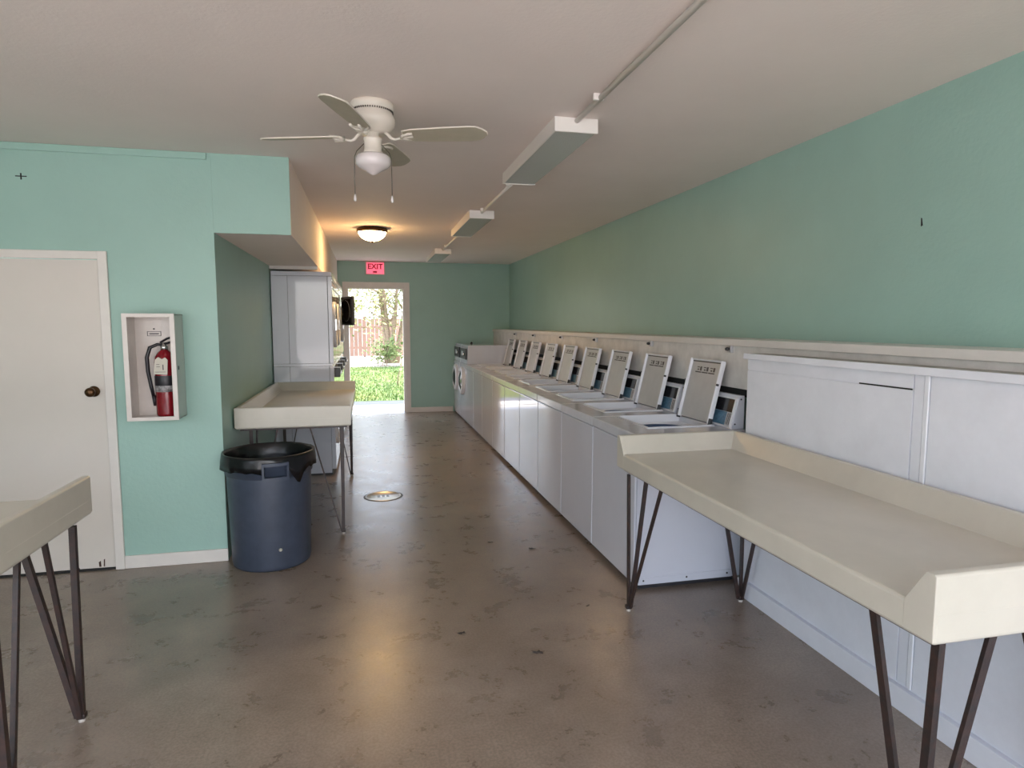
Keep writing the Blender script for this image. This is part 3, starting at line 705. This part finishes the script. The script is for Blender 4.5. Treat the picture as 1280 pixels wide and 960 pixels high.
def broadleaf():
    o = thing('broadleaf_plant', 'young broad-leaved plant on the lawn at the right of the doorway', 'plant', (.76, 16.6, -.03)); r = random.Random(5)
    MB().tube([(0,0,0),(.02,0,.25),(.10,0,.5),(.13,0,.95)], [.02,.016,.014,.008], 8).build('stem', 'bark', o)
    for i in range(11):
        z = .30+i*.075; a = i*2.4; b = bmesh.new(); L = r.uniform(.15,.22)
        P = [(0,0),(.3,.22),(.6,.26),(.9,.12),(1,0),(.9,-.12),(.6,-.26),(.3,-.22)]
        V = [b.verts.new((p[0]*L, p[1]*L*1.3, .05*math.sin(p[0]*3)-abs(p[1])*.05)) for p in P]; b.faces.new(V)
        q = MB(); q.merge(b, mtx=Matrix.Translation((.02+.1*min(1,z), 0, z)) @ Matrix.Rotation(a,4,'Z') @ Matrix.Rotation(r.uniform(-.6,.4),4,'Y')); q.build('leaf', 'leaf', o)
broadleaf()
f = thing('board_fence', 'pinkish wooden board fence at the back of the garden', 'fence', (-9, 31.5, -.04))
m = MB()
for i in range(90): m.box(i*.2, i*.2+.188, 0, .02, .05, 1.85+.0*i, .003)
m.build('boards', 'fence', f); MB().box(0, 18, .02, .06, .4, .5).box(0, 18, .02, .06, 1.4, 1.5).build('rails', 'fence', f)
for i in range(7): MB().box(i*2.95, i*2.95+.1, .06, .16, 0, 1.95, .005).build('post', 'fence', f)

# ------------------------------------------------------------------ light, sky, camera
W = bpy.data.worlds.new('World'); bpy.context.scene.world = W; W.use_nodes = True
nt = W.node_tree; bg = nt.nodes['Background']
sky = nt.nodes.new('ShaderNodeTexSky'); sky.sky_type = 'NISHITA'; sky.sun_disc = False; sky.sun_elevation = math.radians(52); sky.sun_rotation = math.radians(150); sky.dust_density = 3
mx = nt.nodes.new('ShaderNodeMix'); mx.data_type = 'RGBA'; mx.inputs[0].default_value = .55; mx.inputs[7].default_value = (4.1,4.25,4.7,1)
nt.links.new(sky.outputs[0], mx.inputs[6]); nt.links.new(mx.outputs[2], bg.inputs['Color']); bg.inputs['Strength'].default_value = .42
def light(name, typ, loc, rot, energy, **k):
    L = bpy.data.lights.new(name, typ); L.energy = energy
    for a, v in k.items(): setattr(L, a, v)
    o = bpy.data.objects.new(name, L); C.objects.link(o); o.location = loc; o.rotation_euler = rot; return o
s = light('sun', 'SUN', (0,0,10), (0,0,0), 6.5, angle=math.radians(1), color=(1,.95,.86))
s.rotation_euler = Vector((-.55, -.10, -1.0)).to_track_quat('-Z', 'Y').to_euler()
def portal(name, loc, rot, sx, sy):
    o = light(name, 'AREA', loc, rot, 1, shape='RECTANGLE', size=sx, size_y=sy); o.data.cycles.is_portal = True
portal('portal_back', (-.35, YB-.1, 1.28), (PI/2,0,0), 5.5, 2.55)
portal('portal_left', (XL-.12, .2, 1.55), (PI/2,0,-PI/2), 2.2, 1.5)
portal('portal_far', (.167, YF+.1, 1.1), (-PI/2,0,0), .985, 2.2)

cam = bpy.data.cameras.new('camera'); co = bpy.data.objects.new('camera', cam); C.objects.link(co)
cam.sensor_width = 36; cam.sensor_fit = 'HORIZONTAL'; cam.lens = 787.5/1280*36; cam.clip_start = .05
pi_, ya = .0953, .2262
fw = Vector((math.sin(ya)*math.cos(pi_), math.cos(ya)*math.cos(pi_), -math.sin(pi_)))
co.location = (0,0,1.57); co.rotation_euler = fw.to_track_quat('-Z', 'Y').to_euler()
sc = bpy.context.scene; sc.camera = co
sc.view_settings.view_transform = 'Standard'; sc.view_settings.look = 'None'; sc.view_settings.gamma = 1; sc.view_settings.use_curve_mapping = False
sc.view_settings.exposure = 1.38
sc.cycles.max_bounces = 10; sc.cycles.diffuse_bounces = 10
